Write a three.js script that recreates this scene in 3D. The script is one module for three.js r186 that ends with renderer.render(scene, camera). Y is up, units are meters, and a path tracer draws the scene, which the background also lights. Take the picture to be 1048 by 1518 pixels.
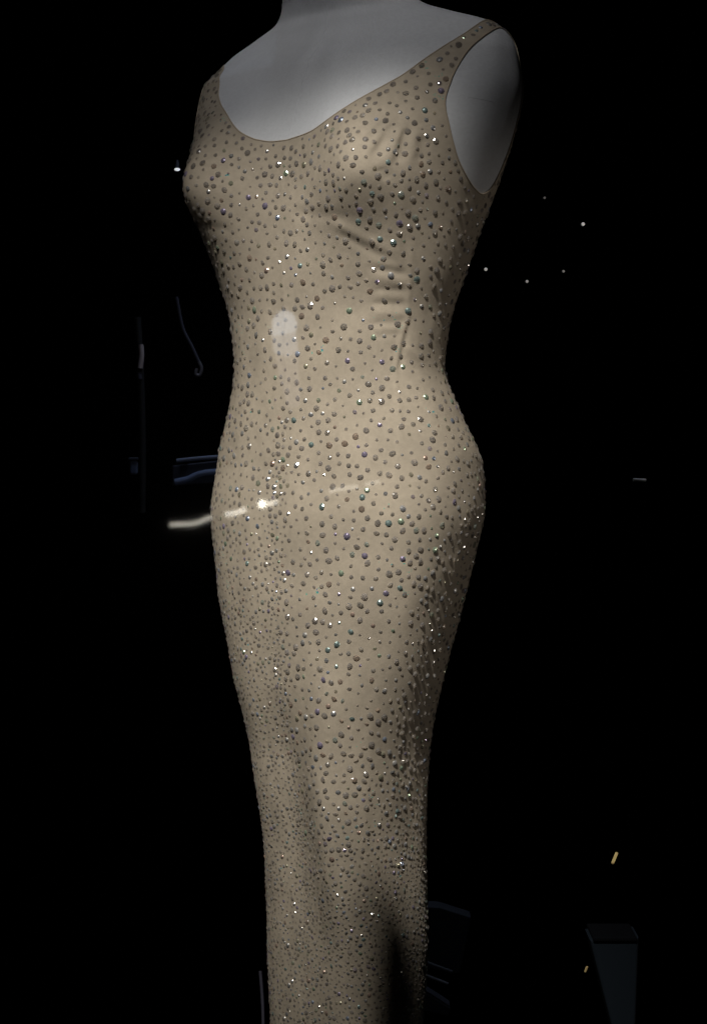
import * as THREE from 'three';
import { mergeGeometries } from 'three/addons/utils/BufferGeometryUtils.js';
import { RoundedBoxGeometry } from 'three/addons/geometries/RoundedBoxGeometry.js';

// ---------------------------------------------------------------- camera, light, exposure
const scene = new THREE.Scene();
scene.background = new THREE.Color(0x000000);
const EYE = 1.025, PITCH = Math.atan(139 * 0.00075 / 1.8);
const camera = new THREE.PerspectiveCamera(35.11, 706 / 1024, 0.05, 60);
camera.position.set(0, EYE, 1.8);
camera.rotation.x = -PITCH;
camera.updateMatrixWorld();
scene.add(camera);

const renderer = new THREE.WebGLRenderer({ antialias: true });
renderer.setSize(706, 1024);
renderer.toneMapping = THREE.LinearToneMapping;
renderer.toneMappingExposure = 1;
renderer.shadowMap.enabled = true;

const GLASS_Z = 1.35;                       // front pane of the showcase
const KEY = { pos: [-0.6, 3.565, 2.385], aim: [-0.018, 0.797, 0.03], power: 60, angle: 0.110, soft: 1.0 };
const FILL = { pos: [1.3, 0.95, 0.45], aim: [0.05, 0.94, 0], power: .34, angle: .345, soft: .3 };
const REAR = { pos: [0.1, 3.0, -0.45], aim: [0.0, 0.6, -1.0], power: 3, angle: .6, soft: 1 };
const WASH = { pos: [-.9, 3.35, 2.85], aim: [-.02, 1.50, 0], power: 8.2, angle: .128, soft: 1 };

// ---------------------------------------------------------------- helpers
let seed = 20251;
const rnd = () => { seed |= 0; seed = seed + 0x6D2B79F5 | 0; let t = Math.imul(seed ^ seed >>> 15, 1 | seed); t = t + Math.imul(t ^ t >>> 7, 61 | t) ^ t; return ((t ^ t >>> 14) >>> 0) / 4294967296; };
const used = {};
function numbered(n) { const k = used[n] = (used[n] ?? -1) + 1; return k ? `${n}_${String(k).padStart(3, '0')}` : n; }
function tag(o, label, category, group) { o.userData = { label, category }; if (group) o.userData.group = group; return o; }
function thing(name, label, category, pos = [0, 0, 0], turn = 0, group) {
  const o = new THREE.Group(); o.name = numbered(name); o.position.set(...pos); o.rotation.y = turn;
  tag(o, label, category, group); scene.add(o); return o;
}
function part(name, geo, mat, parent) {
  const m = new THREE.Mesh(geo, mat); m.name = name; m.castShadow = m.receiveShadow = true; parent.add(m); return m;
}
const lin = (r, g, b) => new THREE.Color().setRGB(r, g, b);
const mat = (c, roughness = 0.7, metalness = 0, more = {}) => new THREE.MeshStandardMaterial({ color: lin(...c), roughness, metalness, ...more });
const glow = (c, k) => new THREE.MeshStandardMaterial({ color: lin(0.02, 0.02, 0.02), emissive: lin(...c), emissiveIntensity: k, roughness: 0.9 });
const smooth = (a, b, x) => { const t = Math.min(1, Math.max(0, (x - a) / (b - a))); return t * t * (3 - 2 * t); };
function hash(i, j, k) { let h = Math.imul(i, 374761393) + Math.imul(j, 668265263) + Math.imul(k, 2147483647 ^ 0x5bd1e995); h = Math.imul(h ^ h >>> 13, 1274126177); return ((h ^ h >>> 16) >>> 0) / 4294967296; }
function noise2(x, y, k = 0) {
  const i = Math.floor(x), j = Math.floor(y), u = smooth(0, 1, x - i), v = smooth(0, 1, y - j);
  return (hash(i, j, k) * (1 - u) + hash(i + 1, j, k) * u) * (1 - v) + (hash(i, j + 1, k) * (1 - u) + hash(i + 1, j + 1, k) * u) * v;
}
// monotone cubic through knots
function curve(ks, vs) {
  const n = ks.length;
  return x => {
    if (x <= ks[0]) return vs[0]; if (x >= ks[n - 1]) return vs[n - 1];
    let i = 0; while (x > ks[i + 1]) i++;
    const h = ks[i + 1] - ks[i], t = (x - ks[i]) / h, d = (vs[i + 1] - vs[i]) / h;
    const dm = i > 0 ? (vs[i] - vs[i - 1]) / (ks[i] - ks[i - 1]) : d, dp = i < n - 2 ? (vs[i + 2] - vs[i + 1]) / (ks[i + 2] - ks[i + 1]) : d;
    const m0 = dm * d <= 0 ? 0 : 2 * dm * d / (dm + d), m1 = d * dp <= 0 ? 0 : 2 * d * dp / (d + dp), t2 = t * t, t3 = t2 * t;
    return vs[i] * (2 * t3 - 3 * t2 + 1) + h * m0 * (t3 - 2 * t2 + t) + vs[i + 1] * (3 * t2 - 2 * t3) + h * m1 * (t3 - t2);
  };
}

// ---------------------------------------------------------------- the figure: rings of a body turned 37 degrees to the viewer's left
// body axes: X to her left, Z to her front, metres
const TURN = -37 * Math.PI / 180;
const KY = [0.25, 0.45, 0.55, 0.65, 0.75, 0.82, 0.88, 0.93, 0.98, 1.03, 1.08, 1.13, 1.18, 1.23, 1.28, 1.33, 1.37, 1.40, 1.42, 1.435, 1.45, 1.462, 1.474, 1.486, 1.50, 1.53, 1.60];
const halfWidth = curve(KY, [0.0781, 0.0880, 0.0856, 0.0932, 0.1155, 0.1325, 0.1456, 0.1536, 0.1501, 0.1356, 0.1231, 0.1291, 0.1454, 0.1602, 0.1767, 0.1929, 0.1999, 0.1962, 0.1873, 0.1726, 0.1315, 0.0992, 0.0819, 0.0723, 0.061, 0.058, 0.057]);
const centreZ = curve(KY, [0.0184, 0.0138, 0.0136, 0.0236, 0.0345, 0.0325, 0.0267, 0.0216, 0.0171, 0.0219, 0.0279, 0.0258, 0.0227, 0.0164, 0.0106, 0.0082, 0.0050, 0.0035, -0.0056, -0.0077, 0, 0.0063, 0.0160, 0.0250, 0.034, 0.04, 0.045]);
const SY = [0.25, 0.6, 0.8, 0.95, 1.08, 1.2, 1.3, 1.4, 1.44, 1.48, 1.52, 1.6];
const power = curve(SY, [2.7, 2.7, 2.5, 2.3, 2.1, 2.2, 2.4, 2.5, 2.3, 2.1, 2.0, 2.0]);
const front = curve(SY, [.72, .74, .72, .70, .72, .66, .56, .40, .36, .5, .95, .95]);
const back = curve(SY, [.80, .84, .92, .88, .70, .64, .60, .50, .44, .52, .95, .95]);
const ringAt = y => ({ a: halfWidth(y), z: centreZ(y), n: power(y), f: front(y), b: back(y) });
const BUST = { x: .096, y: 1.275, h: .036, sx: .062, up: .085, down: .068 };
function bodyPoint(ring, phi, y, out = 0, to = new THREE.Vector3()) {
  const s = Math.sin(phi), c = Math.cos(phi), bz = ring.a * (c >= 0 ? ring.f : ring.b);
  const r = Math.pow(Math.pow(Math.abs(s) / ring.a, ring.n) + Math.pow(Math.abs(c) / bz, ring.n), -1 / ring.n) + out;
  let X = r * s, Z = ring.z + r * c;
  const w = Math.min(1, Math.max(0, c) * 2.2);
  if (w > 0) for (const g of [1, -1]) {
    const dx = (X - g * BUST.x) / BUST.sx, dy = (y - BUST.y) / (y > BUST.y ? BUST.up : BUST.down);
    const ex = (X - g * BUST.x) / .031, ey = (y - BUST.y) / .033;
    const k = (Math.exp(-dx * dx - Math.pow(Math.abs(dy), 2.2)) * BUST.h + Math.exp(-ex * ex - ey * ey) * .012) * w;
    const tx = (X - g * .052) / .045, ty = (y - .60) / (y > .6 ? .13 : .10);
    Z += .016 * Math.exp(-tx * tx - ty * ty) * w;
    if (g > 0) { const kx = (X - .056) / .042, ky = (y - .555) / (y > .555 ? .17 : .10); Z += .024 * Math.exp(-kx * kx - ky * ky) * w; }
    Z += k * .93; X += g * k * .30;
  }
  return to.set(X, y, Z);
}

// creases of the dress: [phi0, y0, phi1, y1, depth (m, + is a ridge), half width (m)]
const FOLDS = [
  [.66, 1.213, 1.06, 1.184, -.0022, .0042], [.60, 1.222, 1.02, 1.194, .0022, .0055],
  [.15, 1.237, .80, 1.226, -.0016, .0060],
  [.92, 1.178, 1.17, 1.172, -.0022, .0035], [.95, 1.168, 1.18, 1.162, .0012, .0040], [.95, 1.157, 1.20, 1.155, -.0016, .0035],
  [.94, 1.143, 1.22, 1.142, -.0018, .0035], [.95, 1.133, 1.22, 1.132, .0012, .0035], [.93, 1.122, 1.23, 1.124, -.0015, .0035], [1.0, 1.110, 1.21, 1.112, -.0010, .0035],
  [1.00, 1.318, .93, 1.282, -.0034, .0040], [1.03, 1.316, .985, 1.276, .0020, .0036], [1.06, 1.314, 1.05, 1.278, -.0028, .0036], [1.10, 1.312, 1.10, 1.282, .0012, .0040],
  [.96, 1.322, .88, 1.300, -.0018, .0040], [1.13, 1.305, 1.15, 1.280, -.0016, .0036], [.95, 1.272, 1.02, 1.262, -.0016, .0035],
  [1.17, 1.20, 1.24, 1.13, .0016, .0030], [1.24, 1.13, 1.165, 1.067, .0015, .0030], [1.165, 1.067, 1.10, 1.00, .0010, .0030], [1.27, 1.125, 1.21, 1.07, -.0012, .0035],
  [1.26, 1.10, 1.42, 1.085, .0014, .0035], [1.25, 1.09, 1.38, 1.072, -.0012, .0035],
  [0, 1.31, 0, .30, .0004, .0030],
  [-.55, 1.225, -1.0, 1.236, -.0016, .0060], [-.9, 1.316, -.97, 1.288, -.0016, .0036],
];
function foldsAt(phi, y) {
  let d = 0;
  for (const [p0, y0, p1, y1, h, w] of FOLDS) {
    const k = .125, ax = (p1 - p0) * k, ay = y1 - y0, bx = (phi - p0) * k, by = y - y0, L2 = ax * ax + ay * ay;
    let t = (bx * ax + by * ay) / L2;
    if (t < -.25 || t > 1.25) continue;
    const tc = Math.min(1, Math.max(0, t)), dx = bx - ax * tc, dy = by - ay * tc, q = (dx * dx + dy * dy) / (w * w);
    if (q < 9) d += (y > 1.26 ? 1.25 : .62) * h * Math.exp(-q) * (L2 > .4 ? 1 : smooth(-.02, .3, tc + .1) * smooth(1.15, .75, tc));
  }
  return d;
}
const drape = (phi, y) => foldsAt(phi, y) + (noise2(phi * 5, y * 22, 3) - .5) * .0011 + (noise2(phi * 14, y * 60, 4) - .5) * .0004;

// neckline and armholes in (phi, y)
const neckY = curve([0, .3, .47, .74, 1.0, 1.15, 1.27, 1.38, 1.47, 1.56, 1.68, 1.85, 2.1, 2.5, 3.2], [1.3145, 1.319, 1.3265, 1.344, 1.367, 1.388, 1.405, 1.4225, 1.432, 1.4365, 1.4365, 1.43, 1.415, 1.395, 1.385]);
const ARM = new THREE.CatmullRomCurve3([[1.60, 1.4285], [1.46, 1.4185], [1.38, 1.405], [1.30, 1.386], [1.24, 1.362], [1.22, 1.342], [1.255, 1.317], [1.32, 1.292], [1.42, 1.272], [1.54, 1.26], [1.64, 1.2575], [1.73, 1.268], [1.79, 1.29], [1.815, 1.32], [1.825, 1.35], [1.83, 1.385], [1.80, 1.411], [1.71, 1.426]].map(p => new THREE.Vector3(p[0], p[1], 0)), true, 'centripetal');
const armLoop = ARM.getPoints(160).map(p => [p.x, p.y]);
const PK = .17;
function armDistance(phi, y) {           // + outside the armhole
  let inside = false, best = 1e9;
  for (let i = 0, j = armLoop.length - 1; i < armLoop.length; j = i++) {
    const [xi, yi] = armLoop[i], [xj, yj] = armLoop[j];
    if ((yi > y) !== (yj > y) && phi < (xj - xi) * (y - yi) / (yj - yi) + xi) inside = !inside;
    const ax = (xj - xi) * PK, ay = yj - yi, bx = (phi - xi) * PK, by = y - yi, L2 = ax * ax + ay * ay || 1e-12;
    const t = Math.min(1, Math.max(0, (bx * ax + by * ay) / L2)), d = (bx - ax * t) ** 2 + (by - ay * t) ** 2;
    if (d < best) best = d;
  }
  return Math.sqrt(best) * (inside ? -1 : 1);
}
const neckFarY = curve([0, .14, .3, .48, .72, 1.0, 1.12, 1.30, 1.47, 1.56, 1.68, 1.85, 2.1, 2.5, 3.2], [1.3145, 1.3145, 1.3175, 1.327, 1.350, 1.379, 1.402, 1.4245, 1.432, 1.4365, 1.4365, 1.43, 1.415, 1.395, 1.385]);
const neckAt = phi => phi < 0 ? neckFarY(-phi) : neckY(phi);
const dressField = (phi, y) => { const p = Math.abs(phi); return y < 1.24 ? .05 : Math.min(neckAt(phi) - y, armDistance(p, y)); };

function rows(y0, y1, step, fine) { const r = []; let y = y0; while (y < y1) { r.push(y); y += y > 1.395 ? fine : step; } r.push(y1); return r; }
// the closed skin of the figure between two heights, moved out by out(phi, y), cut where field < 0
function skin(ys, cols, out, field, capTop) {
  const n = ys.length, pos = new Float32Array(n * (cols + 1) * 3), uv = new Float32Array(n * (cols + 1) * 2), v = new THREE.Vector3();
  for (let j = 0; j < n; j++) {
    const y = ys[j], ring = ringAt(y); 
    for (let i = 0; i <= cols; i++) {
      const phi = -Math.PI + 2 * Math.PI * i / cols, k = j * (cols + 1) + i;
      bodyPoint(ring, phi, y, out(phi, y), v); v.toArray(pos, k * 3);
      uv[k * 2] = phi * .13; uv[k * 2 + 1] = y;
    }
  }
  let idx = [];
  for (let j = 0; j < n - 1; j++) for (let i = 0; i < cols; i++) { const a = j * (cols + 1) + i, b = a + 1, c = a + cols + 1, d = c + 1; idx.push(a, b, d, a, d, c); }
  const g = new THREE.BufferGeometry();
  g.setAttribute('position', new THREE.BufferAttribute(pos, 3)); g.setAttribute('uv', new THREE.BufferAttribute(uv, 2)); g.setIndex(idx);
  g.computeVertexNormals();
  const N = g.attributes.normal;
  for (let j = 0; j < n; j++) { const a = j * (cols + 1), b = a + cols; v.set(N.getX(a) + N.getX(b), N.getY(a) + N.getY(b), N.getZ(a) + N.getZ(b)).normalize(); N.setXYZ(a, v.x, v.y, v.z); N.setXYZ(b, v.x, v.y, v.z); }
  if (!field) return g;
  const f = new Float32Array(n * (cols + 1));
  for (let j = 0; j < n; j++) for (let i = 0; i <= cols; i++) f[j * (cols + 1) + i] = field(-Math.PI + 2 * Math.PI * i / cols, ys[j]);
  const P = Array.from(pos), Q = Array.from(N.array), U = Array.from(uv), made = new Map(), out2 = [];
  const cut = (a, b) => {
    const key = a < b ? a * 4e6 + b : b * 4e6 + a;
    if (!made.has(key)) {
      const t = f[a] / (f[a] - f[b]), id = P.length / 3;
      for (let c = 0; c < 3; c++) { P.push(P[a * 3 + c] + (P[b * 3 + c] - P[a * 3 + c]) * t); Q.push(Q[a * 3 + c] + (Q[b * 3 + c] - Q[a * 3 + c]) * t); }
      for (let c = 0; c < 2; c++) U.push(U[a * 2 + c] + (U[b * 2 + c] - U[a * 2 + c]) * t);
      made.set(key, id);
    }
    return made.get(key);
  };
  for (let k = 0; k < idx.length; k += 3) {
    const t = [idx[k], idx[k + 1], idx[k + 2]], s = t.map(i => f[i] > 0), c = s[0] + s[1] + s[2];
    if (c === 3) out2.push(...t);
    else if (c === 1) { const r = s.indexOf(true), a = t[r], b = t[(r + 1) % 3], d = t[(r + 2) % 3]; out2.push(a, cut(a, b), cut(a, d)); }
    else if (c === 2) { const r = s.indexOf(false), a = t[r], b = t[(r + 1) % 3], d = t[(r + 2) % 3], p = cut(a, b), q = cut(a, d); out2.push(p, b, d, p, d, q); }
  }
  const h = new THREE.BufferGeometry();
  h.setAttribute('position', new THREE.Float32BufferAttribute(P, 3)); h.setAttribute('normal', new THREE.Float32BufferAttribute(Q, 3)); h.setAttribute('uv', new THREE.Float32BufferAttribute(U, 2)); h.setIndex(out2);
  return h;
}
const lift = (phi, y) => .0009 + .0013 * smooth(0, .03, dressField(phi, y));
function onDress(phi, y, off) { return bodyPoint(ringAt(y), phi, y, lift(phi, y) + off); }

// ---------------------------------------------------------------- places: a point of the dark behind, given where the eye sees it at a depth
function at(px, py, z) {
  const d = new THREE.Vector3((px - 524) / 2400, -(py - 759) / 2400, -1).applyQuaternion(camera.quaternion);
  return new THREE.Vector3(0, EYE, 1.8).addScaledVector(d, (z - 1.8) / d.z);
}
function bar(points, r, seg = 24, closed = false) { return new THREE.TubeGeometry(new THREE.CatmullRomCurve3(points, closed), seg, r, 8, closed); }

// ---------------------------------------------------------------- textures
function texture(size, fn, srgb) {
  const d = new Uint8Array(size * size * 4);
  for (let j = 0; j < size; j++) for (let i = 0; i < size; i++) { const c = fn(i / size, j / size), k = (j * size + i) * 4; d[k] = c[0] * 255; d[k + 1] = c[1] * 255; d[k + 2] = c[2] * 255; d[k + 3] = 255; }
  const t = new THREE.DataTexture(d, size, size); t.magFilter = THREE.LinearFilter; t.wrapS = t.wrapT = THREE.RepeatWrapping; if (srgb) t.colorSpace = THREE.SRGBColorSpace; t.needsUpdate = true; return t;
}
const wrapNoise = (u, v, n, k) => { const x = u * n, y = v * n, i = Math.floor(x), j = Math.floor(y), a = smooth(0, 1, x - i), b = smooth(0, 1, y - j), H = (p, q) => hash((p + n) % n, (q + n) % n, k); return (H(i, j) * (1 - a) + H(i + 1, j) * a) * (1 - b) + (H(i, j + 1) * (1 - a) + H(i + 1, j + 1) * a) * b; };
const cloth = texture(512, (u, v) => { const w = .86 + .08 * wrapNoise(u, v, 8, 1) + .05 * wrapNoise(u, v, 64, 2) + .03 * wrapNoise(u, v, 256, 5); return [w, w * .995, w * .985]; }, true);
cloth.repeat.set(4, 4);
const linen = texture(512, (u, v) => { const w = .90 + .05 * wrapNoise(u, v, 6, 7) + .04 * wrapNoise(u, v, 128, 8); return [w, w, w]; }, true);
linen.repeat.set(5, 5);
const weave = texture(512, (u, v) => { const w = .5 + .25 * Math.sin(u * 2 * Math.PI * 64) * Math.sin(v * 2 * Math.PI * 64) + .25 * (wrapNoise(u, v, 128, 11) - .5); return [w, w, w]; });
weave.repeat.set(12, 12);

const M = {
  fabric: new THREE.MeshPhysicalMaterial({ color: lin(.49, .426, .342), map: cloth, bumpMap: weave, bumpScale: .00012, roughness: .82, sheen: .25, sheenRoughness: .5, sheenColor: lin(.5, .45, .38) }),
  binding: mat([.40, .33, .25], .8),
  form: new THREE.MeshPhysicalMaterial({ color: lin(.78, .805, .85), map: linen, bumpMap: weave, bumpScale: .0001, roughness: .9 }),
  black: mat([.012, .012, .013], .6),
  foil: new THREE.MeshPhysicalMaterial({ color: lin(1, 1, 1), metalness: .74, roughness: .2, flatShading: true }),
  crystal: new THREE.MeshPhysicalMaterial({ color: lin(1, 1, 1), metalness: 0, roughness: .09, ior: 1.8, transmission: .82, thickness: .003, flatShading: true }),
};

// ---------------------------------------------------------------- the dress form
const form = thing('dress_form', 'white linen covered dress form with cropped neck, wearing the beaded gown', 'dress form', [0, 0, 0], TURN);
const torso = rows(.24, 1.4795, .008, .0012);
part('torso', skin(torso, 220, (p, y) => -.006 * smooth(.018, .05, dressField(p, y))), M.form, form);
{
  const g = skin(rows(1.4795, 1.56, .002, .002), 160, (p, y) => -.0006 * smooth(1.4835, 1.4795, y)), top = new THREE.CircleGeometry(1, 48);
  top.rotateX(-Math.PI / 2); top.scale(halfWidth(1.56), 1, halfWidth(1.56) * .95); top.translate(0, 1.56, centreZ(1.56));
  part('neck', mergeGeometries([g, top].map(x => { const q = x.toNonIndexed(); return q; })), M.form, form);
  // seam where the neck piece is sewn on, and the seam of the arm cover
  const ring = ringAt(1.4795), pts = []; for (let i = 0; i < 90; i++) pts.push(bodyPoint(ring, i / 90 * 2 * Math.PI, 1.4795, -.0002));
  part('seam', new THREE.TubeGeometry(new THREE.CatmullRomCurve3(pts, true), 180, .0007, 5, true), M.form, form);
}
{
  const line = []; for (let i = 0; i <= 24; i++) { const y = 1.30 + i / 24 * .1795; line.push(bodyPoint(ringAt(y), .03, y, -.0001)); }
  part('seam', new THREE.TubeGeometry(new THREE.CatmullRomCurve3(line), 60, .0005, 5), M.form, form);
  for (const g of [1, -1]) { const l = []; for (let i = 0; i <= 10; i++) { const p = g * (1.33 + .16 * i / 10), y = 1.347 - .0015 * i / 10; l.push(bodyPoint(ringAt(y), p, y, 0)); }
    part('arm_seam', new THREE.TubeGeometry(new THREE.CatmullRomCurve3(l), 30, .00025, 5), M.form, form); }
  const pole = new THREE.CylinderGeometry(.018, .018, .26, 24); pole.translate(0, .13, .015);
  part('pole', pole, M.black, form);
  const base = new THREE.CylinderGeometry(.15, .16, .012, 48); base.translate(0, .006, .015);
  part('base', base, M.black, form);
}

// ---------------------------------------------------------------- the gown
const gown = thing('evening_gown', 'floor length nude gown scattered with crystals, worn by the white dress form', 'dress', [0, 0, 0], TURN);
part('fabric', skin(rows(.10, 1.44, .0019, .0008), 480, (p, y) => lift(p, y) + drape(p, y), dressField), M.fabric, gown);
{
  const tubes = [], line = [];
  for (let i = 0; i <= 400; i++) { const p = -Math.PI + 2 * Math.PI * i / 400; line.push(onDress(p, neckAt(p), drape(p, neckAt(p)))); }
  line.pop();
  part('neck_binding', new THREE.TubeGeometry(new THREE.CatmullRomCurve3(line, true), 500, .0007, 6, true), M.binding, gown);
  for (const g of [1, -1]) {
    const l = armLoop.slice(0, -1).map(([p, y]) => onDress(g * p, y, drape(g * p, y)));
    part('armhole_binding', new THREE.TubeGeometry(new THREE.CatmullRomCurve3(l, true), 300, .0008, 6, true), M.binding, gown);
  }
}

// crystals: cut stones of many sizes, crowded towards the hem and along the centre seam
function stone(sides, table, height) {
  const p = [], ring = (r, y, o = 0) => Array.from({ length: sides }, (_, i) => { const a = (i + o) / sides * 2 * Math.PI; return [r * Math.sin(a), y, r * Math.cos(a)]; });
  const a = ring(.94, 0), b = ring(1, .1), c = ring(table, height, .5), t = (x, y, z) => p.push(...x, ...y, ...z);
  for (let i = 0; i < sides; i++) {
    const j = (i + 1) % sides;
    t(a[i], a[j], b[j]); t(a[i], b[j], b[i]); t(b[i], b[j], c[i]); t(c[i], b[j], c[j]); t(c[i], c[j], [0, height + .04, 0]);
  }
  const g = new THREE.BufferGeometry(); g.setAttribute('position', new THREE.Float32BufferAttribute(p, 3)); g.computeVertexNormals(); return g;
}
const STONES = [stone(8, .46, .42), stone(8, .42, .46), stone(7, .5, .38)];
function spacing(phi, y) {               // metres between stones
  const low = smooth(.74, .50, y), seam = Math.exp(-(((phi + .02) / .13) ** 2)) * smooth(1.2, 1.0, y);
  const left = smooth(.22, -.08, phi) * smooth(1.08, .74, y), chest = smooth(1.12, 1.26, y), side = smooth(.95, 1.35, Math.abs(phi));
  let s = .0130 + .0012 * smooth(1.0, 1.12, y) * (1 - chest) - .0012 * chest;
  s = s * (1 - .46 * left) * (1 - .54 * low * (1 - .75 * left)) * (1 - .34 * seam) * (1 - .12 * side * smooth(1.1, .8, y));
  return Math.max(.0042, s);
}
function radius(phi, y) {
  const small = Math.max(smooth(.2, -.1, phi) * smooth(1.05, .72, y), smooth(.68, .48, y)), r = rnd();
  return (r < .30 ? .0015 + .0005 * rnd() : r < .68 ? .0022 + .0007 * rnd() : .0031 + .0008 * rnd()) * (1 - .30 * small);
}
const stones = [];
{
  const cell = .006, grid = new Map(), v = new THREE.Vector3(), n = new THREE.Vector3(), e1 = new THREE.Vector3(), e2 = new THREE.Vector3();
  const key = (a, b, c) => (a + 200) * 1e6 + (b + 10) * 1e3 + c + 200;
  for (let tries = 0; tries < 520000; tries++) {
    const y = .12 + 1.32 * rnd(), phi = (rnd() * 2 - 1) * Math.PI;
    if (rnd() > halfWidth(y) / .2) continue;
    if (y > 1.235 && dressField(phi, y) < .0035) continue;
    const s = spacing(phi, y) * (.62 + .55 * rnd());
    onDress(phi, y, drape(phi, y)).clone(); v.copy(onDress(phi, y, drape(phi, y)));
    const i = Math.floor(v.x / cell), j = Math.floor(v.y / cell), k = Math.floor(v.z / cell), reach = 3;
    const r = radius(phi, y); let ok = true;
    for (let a = -reach; a <= reach && ok; a++) for (let b = -reach; b <= reach && ok; b++) for (let c = -reach; c <= reach && ok; c++) {
      const l = grid.get(key(i + a, j + b, k + c)); if (l) for (const q of l) { const d = q.p.distanceTo(v); if (d < Math.max(Math.min(s, q.s), (r + q.r) * 1.02)) { ok = false; break; } }
    }
    if (!ok) continue;
    const h = 1e-3, ya = onDress(phi, y - h, drape(phi, y - h)).clone(), yb = onDress(phi, y + h, drape(phi, y + h)).clone(), pa = onDress(phi - h * 6, y, drape(phi - h * 6, y)).clone(), pb = onDress(phi + h * 6, y, drape(phi + h * 6, y)).clone();
    n.crossVectors(e1.subVectors(pb, pa), e2.subVectors(yb, ya)).multiplyScalar(-1).normalize();
    if (n.x * Math.sin(phi) + n.z * Math.cos(phi) < 0) n.negate();
    const st = { p: v.clone(), n: n.clone(), r, s, phi, y };
    stones.push(st); const kk = key(i, j, k); grid.has(kk) ? grid.get(kk).push(st) : grid.set(kk, [st]);
  }
}
console.log('stones', stones.length);
const UPV = new THREE.Vector3(0, 1, 0);
function seat(st) {
  const q = new THREE.Quaternion().setFromUnitVectors(UPV, st.n);
  const w = new THREE.Quaternion().setFromEuler(new THREE.Euler((rnd() - .5) * (.5 + .4 * smooth(.95, .6, st.y)), rnd() * 6.28, (rnd() - .5) * (.5 + .4 * smooth(.95, .6, st.y)), 'YXZ'));
  return [q.multiply(w), st.p.clone().addScaledVector(st.n, -.00015)];
}
const TINTS = [[.85, .75, .30], [.45, .8, .35], [.35, .55, .95], [.95, .45, .2], [.9, .9, .95], [.35, .8, .75], [.55, .35, .9]];
function stoneColour() {
  const r = rnd(), k = .60 + .34 * rnd();
  if (r < .13) { const t = TINTS[Math.floor(rnd() * TINTS.length)]; return lin(k * (.8 + t[0] * .3), k * (.78 + t[1] * .3), k * (.74 + t[2] * .3)); }
  return lin(k * 1.0, k * .95, k * (.88 + .06 * rnd()));
}
function foilColour() { const t = rnd() < .5 ? [.9, .88, .85] : TINTS[Math.floor(rnd() * TINTS.length)].map(v => .48 + .45 * v), k = .65 + .35 * rnd(); return lin(k * t[0], k * t[1], k * t[2]); }
{
  // the three hundred that show largest are parts, the rest one part
  const c = Math.cos(TURN), s = Math.sin(TURN), toEye = new THREE.Vector3();
  for (const st of stones) {
    const x = st.p.x * c + st.p.z * s, z = -st.p.x * s + st.p.z * c, nx = st.n.x * c + st.n.z * s, nz = -st.n.x * s + st.n.z * c;
    toEye.set(-x, EYE - st.p.y, 1.8 - z); const d = toEye.length();
    st.shown = st.y > .38 && st.y < 1.44 ? st.r * Math.max(0, (nx * toEye.x + st.n.y * toEye.y + nz * toEye.z) / d) / d : 0;
  }
  const order = stones.slice().sort((a, b) => b.shown - a.shown);
  const mats = Array.from({ length: 24 }, (_, i) => { const foil = i > 19, m = (foil ? M.foil : M.crystal).clone(); m.color = foil ? foilColour() : stoneColour(); return m; });
  for (const st of order.slice(0, 300)) {
    const m = part('crystal', STONES[Math.floor(rnd() * 3)], mats[Math.floor(rnd() * 24)], gown), [q, p] = seat(st);
    m.quaternion.copy(q); m.position.copy(p); m.scale.setScalar(st.r);
  }
  const rest = order.slice(300).map(st => [st, rnd() < .2 + .2 * smooth(.95, .6, st.y)]), mm = new THREE.Matrix4(), sc = new THREE.Vector3();
  for (const [name, material, foil] of [['small_crystals', M.crystal, false], ['foiled_crystals', M.foil, true]]) {
    const list = rest.filter(r => r[1] === foil), mesh = new THREE.InstancedMesh(STONES[0], material, list.length);
    list.forEach(([st], i) => { const [q, p] = seat(st); mm.compose(p, q, sc.setScalar(st.r)); mesh.setMatrixAt(i, mm); mesh.setColorAt(i, foil ? foilColour() : stoneColour()); });
    mesh.name = name; mesh.userData = { kind: 'stuff' }; mesh.castShadow = mesh.receiveShadow = true; gown.add(mesh);
  }
}

// ---------------------------------------------------------------- the showcase: clear front pane between plinth and canopy
{
  const box = thing('display_case', 'glass fronted dark display case around the gown', 'display case', [0, 0, 0]);
  const pane = new THREE.BoxGeometry(3.2, 3.36, .008); pane.translate(0, 1.68, GLASS_Z);
  const g = part('glass_pane', pane, new THREE.MeshPhysicalMaterial({ color: 0xffffff, roughness: .022, transmission: 1, thickness: 0, ior: 1.5 }), box);
  g.castShadow = false;
  const pl = new RoundedBoxGeometry(3.2, .12, 2.0, 2, .008); pl.translate(0, -.06, .36);
  part('plinth', pl, M.black, box);
  const top = new RoundedBoxGeometry(3.2, .08, 2.0, 2, .008); top.translate(0, 3.41, .36);
  part('canopy', top, M.black, box);
}

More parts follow.
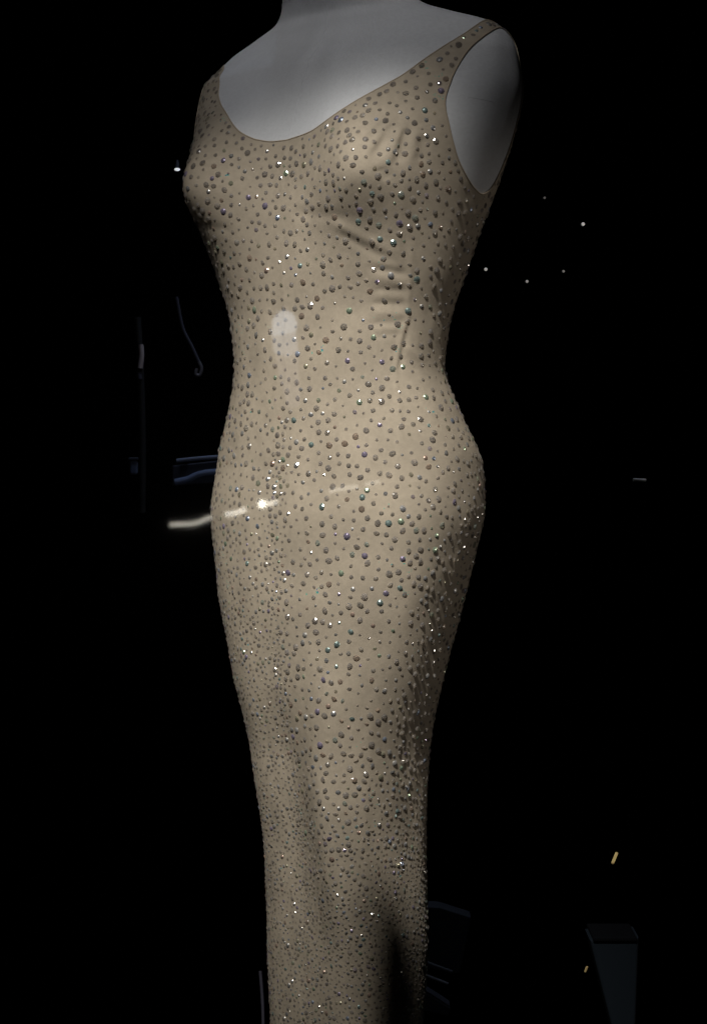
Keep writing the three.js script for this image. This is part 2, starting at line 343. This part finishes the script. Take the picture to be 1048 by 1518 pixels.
// lamps under the canopy
function spotlight(label, { pos, aim, power, angle = .4, soft = 1 }, color, size) {
  const t = thing('spotlight', label, 'spotlight', pos);
  const dir = new THREE.Vector3(...aim).sub(new THREE.Vector3(...pos)).normalize(), q = new THREE.Quaternion().setFromUnitVectors(UPV, dir);
  const can = new THREE.LatheGeometry([[0, -.16], [.03, -.16], [.036, -.15], [.036, -.01], [.033, -.01], [.033, -.04], [0, -.04]].map(p => new THREE.Vector2(...p)), 32);
  part('housing', can.applyQuaternion(q), M.black, t);
  const lens = new THREE.CylinderGeometry(.03, .03, .004, 32); lens.translate(0, -.036, 0);
  part('lens', lens.applyQuaternion(q), glow([1, .9, .75], 3), t);
  const stem = new THREE.CylinderGeometry(.008, .008, Math.max(3.37, pos[1] + .4) - pos[1], 12); stem.translate(-dir.x * .16, (Math.max(3.37, pos[1] + .4) - pos[1]) / 2 , -dir.z * .16);
  part('stem', stem, M.black, t);
  const l = new THREE.SpotLight(color, power, 0, angle, soft, 2); l.position.set(...pos).addScaledVector(dir, .002); l.target.position.set(...aim);
  l.castShadow = true; l.shadow.radius = size; l.shadow.mapSize.set(2048, 2048); scene.add(l, l.target);
}
spotlight('black spotlight hanging high in front of the case, its narrow warm beam on the gown', KEY, new THREE.Color(1, .955, .87), 1.6);
spotlight('weak black spotlight beside the main one, washing the shoulders', WASH, new THREE.Color(1, .97, .95), 2.5);
spotlight('small black spotlight at the right side of the case, level with the bust', FILL, new THREE.Color(1, .9, .8), 2.0);
spotlight('dim bluish spotlight in the back of the case, aimed at the dark floor', REAR, new THREE.Color(.72, .82, 1), 2.0);

// a black flag on an arm under the canopy keeps the main beam off the right of the hem
{
  const lamp = new THREE.Vector3(...KEY.pos), seen = [[556, 1780], [549, 1518], [554, 1420], [563, 1372], [580, 1342], [603, 1344], [618, 1376], [630, 1430], [640, 1518], [652, 1780]].map(([x, y]) => at(x, y, .07).lerp(lamp, .46));
  const c = seen.reduce((a, p) => a.add(p), new THREE.Vector3()).divideScalar(seen.length), t = thing('light_flag', 'black metal flag blade on an arm, shading the beam before the case front', 'light flag', c.toArray());
  const n = lamp.clone().sub(c).normalize(), u = new THREE.Vector3(1, 0, 0).addScaledVector(n, -n.x).normalize(), v = new THREE.Vector3().crossVectors(n, u), frame = new THREE.Matrix4().makeBasis(u, v, n);
  const sh = new THREE.Shape(seen.map(p => { const d = p.clone().sub(c); return new THREE.Vector2(d.dot(u), d.dot(v)); }));
  part('blade', new THREE.ExtrudeGeometry(sh, { depth: .003, bevelEnabled: false }).applyMatrix4(frame), M.black, t);
  const low = new THREE.Vector3(0, 0, -.004).applyMatrix4(frame);
  part('arm', bar([low, low.clone().add(new THREE.Vector3(.12, .0, -.03)), new THREE.Vector3(.5, .6, -.1), new THREE.Vector3(.52, 3.39 - c.y, -.1)], .004, 40), M.black, t);
}

// ---------------------------------------------------------------- dim things in the dark behind the gown
const PALE = mat([.5, .45, .49], .5), SLATE = mat([.04, .042, .07], .8), NAVY = mat([.07, .10, .19], .8), STEELY = new THREE.MeshPhysicalMaterial({ color: lin(.0075, .0105, .0145), roughness: .95, specularIntensity: .1 }), GREY = mat([.10, .10, .13], .6), GOLD = mat([.6, .45, .2], .5);
{
  const z = -.7, t = thing('metal_post', 'slim dark post with a pale metal glint, left of the waist', 'post', at(210, 620, z).toArray());
  const w = (x, y) => at(x, y, z).sub(t.position);
  part('shaft', bar([w(204, 470), w(208, 540), w(211, 625), w(211, 760)], .0055), mat([.006, .007, .01], .8), t);
  part('collar', bar([w(210, 511), w(211, 528), w(209, 546)], .0042).translate(0, 0, .007), PALE, t);
  part('lower_collar', bar([w(207, 552), w(208, 562)], .004).translate(0, 0, .006), SLATE, t);
  const r = thing('slanted_rod', 'slanted purplish metal rod ending in a small hook, left of the waist', 'rod', at(285, 520, z).toArray());
  const v = (x, y) => at(x, y, z).sub(r.position);
  part('rod', bar([v(262, 440), v(272, 488), v(284, 512), v(295, 536)], .0026), SLATE, r);
  part('hook', bar([v(295, 536), v(299, 546), v(296, 556), v(291, 555), v(292, 546)], .0028), GREY, r);
}
{
  const z = -.7, t = thing('dark_ledge', 'dark blue ledge with two dim curved bands beside the left hip', 'ledge', at(300, 700, z).toArray());
  const w = (x, y, d = 0) => at(x, y, z + d).sub(t.position);
  part('upper_band', bar([w(262, 683), w(290, 680), w(330, 677), w(360, 676)], .0032), mat([.12, .15, .24], .7), t);
  part('lower_band', bar([w(260, 715), w(278, 711), w(296, 703), w(330, 699), w(360, 700)], .0055), mat([.10, .14, .26], .7), t);
  const sh = new THREE.Shape([[258, 692], [366, 680], [366, 712], [258, 718]].map(([x, y]) => { const p = w(x, y, -.02); return new THREE.Vector2(p.x, p.y); }));
  part('panel', new THREE.ExtrudeGeometry(sh, { depth: .02, bevelEnabled: true, bevelSize: .002, bevelThickness: .002, bevelSegments: 2 }).translate(0, 0, -.04), mat([.012, .016, .035], .8), t);
  const q = thing('blue_block', 'small dim blue block at the far left, level with the hip', 'block', at(199, 693, z).toArray());
  part('body', new RoundedBoxGeometry(.013, .022, .02, 3, .004), NAVY, q);
  part('cap', new RoundedBoxGeometry(.015, .004, .022, 2, .001).translate(0, .0135, 0), mat([.02, .028, .05], .7), q);
}
{
  const z = -.6, t = thing('low_stand', 'low dark stand with a pale metal edge, right of the skirt bottom', 'stand', at(650, 1440, z).toArray());
  const w = (x, y, d = 0) => at(x, y, z + d).sub(t.position);
  const slab = (pts, depth, d = 0) => new THREE.ExtrudeGeometry(new THREE.Shape(pts.map(([x, y]) => { const p = w(x, y, d); return new THREE.Vector2(p.x, p.y); })), { depth, bevelEnabled: true, bevelSize: .0015, bevelThickness: .0015, bevelSegments: 2 }).translate(0, 0, d);
  part('back_panel', slab([[590, 1335], [650, 1338], [694, 1352], [678, 1432], [590, 1416]], .03, -.06), mat([.015, .018, .025], .85), t);
  part('upper_rail', bar([w(610, 1418), w(640, 1430), w(670, 1441)], .0028), mat([.04, .043, .05], .6), t);
  part('edge', bar([w(600, 1434), w(628, 1444), w(648, 1452), w(664, 1458)], .0026), mat([.24, .25, .28], .6), t);
  part('drawer', slab([[600, 1460], [630, 1462], [664, 1484], [662, 1494], [600, 1480]], .03, -.03), mat([.02, .021, .03], .8), t);
}
{
  const z = -.6, c = at(914, 1455, z), t = thing('tapered_pedestal', 'tapering blue grey pedestal in the lower right corner', 'pedestal', c.toArray());
  const w = (x, y) => at(x, y, z).sub(t.position), sh = new THREE.Shape([[878, 1396], [942, 1393], [936, 1560], [920, 1560]].map(([x, y]) => { const p = w(x, y); return new THREE.Vector2(p.x, p.y); }));
  part('body', new THREE.ExtrudeGeometry(sh, { depth: .05, bevelEnabled: true, bevelSize: .004, bevelThickness: .004, bevelSegments: 3 }).translate(0, 0, -.05), STEELY, t);
  const p = w(910, 1390); part('top', new RoundedBoxGeometry(.066, .006, .07, 2, .002).translate(p.x, p.y, -.025), new THREE.MeshPhysicalMaterial({ color: lin(.002, .0022, .003), roughness: .95, specularIntensity: .1 }), t);
  const g = thing('gold_clip', 'slanted gold clip above the blue grey pedestal, lower right', 'clip', at(911, 1271, z).toArray(), 0);
  const a = at(914, 1264, z).sub(g.position), b = at(908, 1279, z).sub(g.position);
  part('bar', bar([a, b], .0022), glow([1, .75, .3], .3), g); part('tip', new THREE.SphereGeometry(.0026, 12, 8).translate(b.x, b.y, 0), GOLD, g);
  const h = thing('gold_stud', 'tiny gold stud left of the blue grey pedestal', 'stud', at(868, 1437, z).toArray());
  part('head', bar([at(870, 1433, z).sub(h.position), at(867, 1441, z).sub(h.position)], .0018), GOLD, h);
  const m = thing('metal_bar', 'short dim metal bar floating in the dark, right of the hip', 'bar', at(947, 711, z).toArray());
  part('rod', bar([at(938, 711, z).sub(m.position), at(957, 712, z).sub(m.position)], .0024), mat([.45, .43, .4], .5), m);
  const n = thing('upright_rod', 'thin upright metal rod close to the left edge of the lower skirt', 'rod', at(390, 1480, z).toArray());
  part('rod', bar([at(386, 1440, z).sub(n.position), at(389, 1480, z).sub(n.position), at(391, 1540, z).sub(n.position)], .0025), mat([.035, .035, .05], .6), n);
}
// pinpoint lamps far back
const PIN = 'pinpoint lamps in the dark behind the gown';
for (const [x, y, r, k, label] of [
  [864, 332, 2.6, .36, 'brightest pinpoint lamp, far right in the dark, level with the underbust'],
  [807, 293, 1.8, .07, 'faint pinpoint lamp level with the bottom of the armhole, highest on the right'],
  [720, 399, 2.4, .30, 'pinpoint lamp nearest to the right side of the ribs'],
  [781, 417, 2.1, .22, 'lowest pinpoint lamp of those right of the ribs'],
  [835, 402, 1.9, .13, 'dim pinpoint lamp below the brightest one on the right'],
]) {
  const z = -1.1, s = 2.9 / 2400, t = thing('pinpoint_lamp', label, 'lamp', at(x, y, z).toArray(), 0, PIN);
  part('bulb', new THREE.SphereGeometry(r * s, 14, 10), glow([1, .97, .92], k), t);
  const can = new THREE.CylinderGeometry(r * s * 1.1, r * s * 1.1, .02, 14); can.rotateX(Math.PI / 2).translate(0, 0, -.012); part('socket', can, M.black, t);
}
{
  const t = thing('bust_side_lamp', 'small white lamp glint just left of the bust tip', 'lamp', at(263, 251, -.9).toArray());
  const b = new THREE.SphereGeometry(.0036, 16, 12); b.scale(1.35, .7, 1); part('bulb', b, glow([.9, .95, 1], .75), t);
  part('socket', new THREE.CylinderGeometry(.002, .0034, .014, 12).translate(0, .009, -.002), mat([.06, .065, .08], .6), t);
}

// ---------------------------------------------------------------- lit things on the gallery wall behind the viewer, seen mirrored in the glass
const WALL_Z = 3.72, mirrored = (px, py, z = -.9) => { const p = at(px, py, z); p.z = 2 * GLASS_Z - p.z; return p; };
{
  const wall = new THREE.Mesh(new THREE.BoxGeometry(5, 4.4, .1), M.black); wall.position.set(0, 1.6, WALL_Z + .05); wall.name = 'gallery_wall'; wall.userData = { kind: 'structure' }; scene.add(wall);
  const t = thing('light_strip', 'curved broken strip of warm light on the gallery wall behind the viewer', 'light', mirrored(330, 765).toArray());
  for (const [k, r, ...pts] of [
    [4.5, .0042, [252, 778], [270, 777], [288, 776], [300, 772], [313, 766]],
    [7, .0042, [334, 763], [350, 760], [365, 755]],
    [6.5, .0042, [383, 748], [396, 747], [412, 744]],
    [2.6, .0034, [488, 728], [510, 724], [531, 721]],
    [2.2, .0030, [541, 718], [563, 714]],
  ]) part('tube', bar(pts.map(([x, y]) => mirrored(x, y).sub(t.position)), r), glow([1, .93, .8], k), t);
  const p = mirrored(389, 747).sub(t.position); part('bulb', new THREE.SphereGeometry(.0062, 16, 12).translate(p.x, p.y, p.z), glow([1, .95, .8], 30), t);
  const bk = new RoundedBoxGeometry(.36, .012, .06, 2, .004); bk.rotateZ(.2).translate(-.02, .0, .08); part('bracket', bk, M.black, t);
}
{
  const t = thing('wall_lamp', 'frosted bluish wall lamp on the gallery wall behind the viewer', 'lamp', mirrored(422, 500).toArray());
  const slab = (pts, depth) => new THREE.ExtrudeGeometry(new THREE.Shape(pts.map(([x, y]) => { const p = mirrored(x, y).sub(t.position); return new THREE.Vector2(p.x, p.y); })), { depth, bevelEnabled: true, bevelSize: .002, bevelThickness: .003, bevelSegments: 3 });
  part('shade', slab([[405, 496], [406, 474], [412, 466], [421, 461], [433, 466], [438, 478], [436, 490], [424, 494]], .03), glow([.86, .92, 1], 2.8), t);
  part('skirt', slab([[405, 499], [424, 497], [436, 493], [440, 520], [428, 528], [408, 522]], .03), glow([.86, .9, 1], 1.5), t);
  part('diffuser', slab([[410, 525], [428, 531], [440, 523], [443, 600], [428, 604], [416, 560]], .03), glow([1, .9, .92], .6), t);
  part('backplate', new RoundedBoxGeometry(.03, .14, .1, 2, .004).translate(0, -.05, .085), M.black, t);
}

renderer.render(scene, camera);
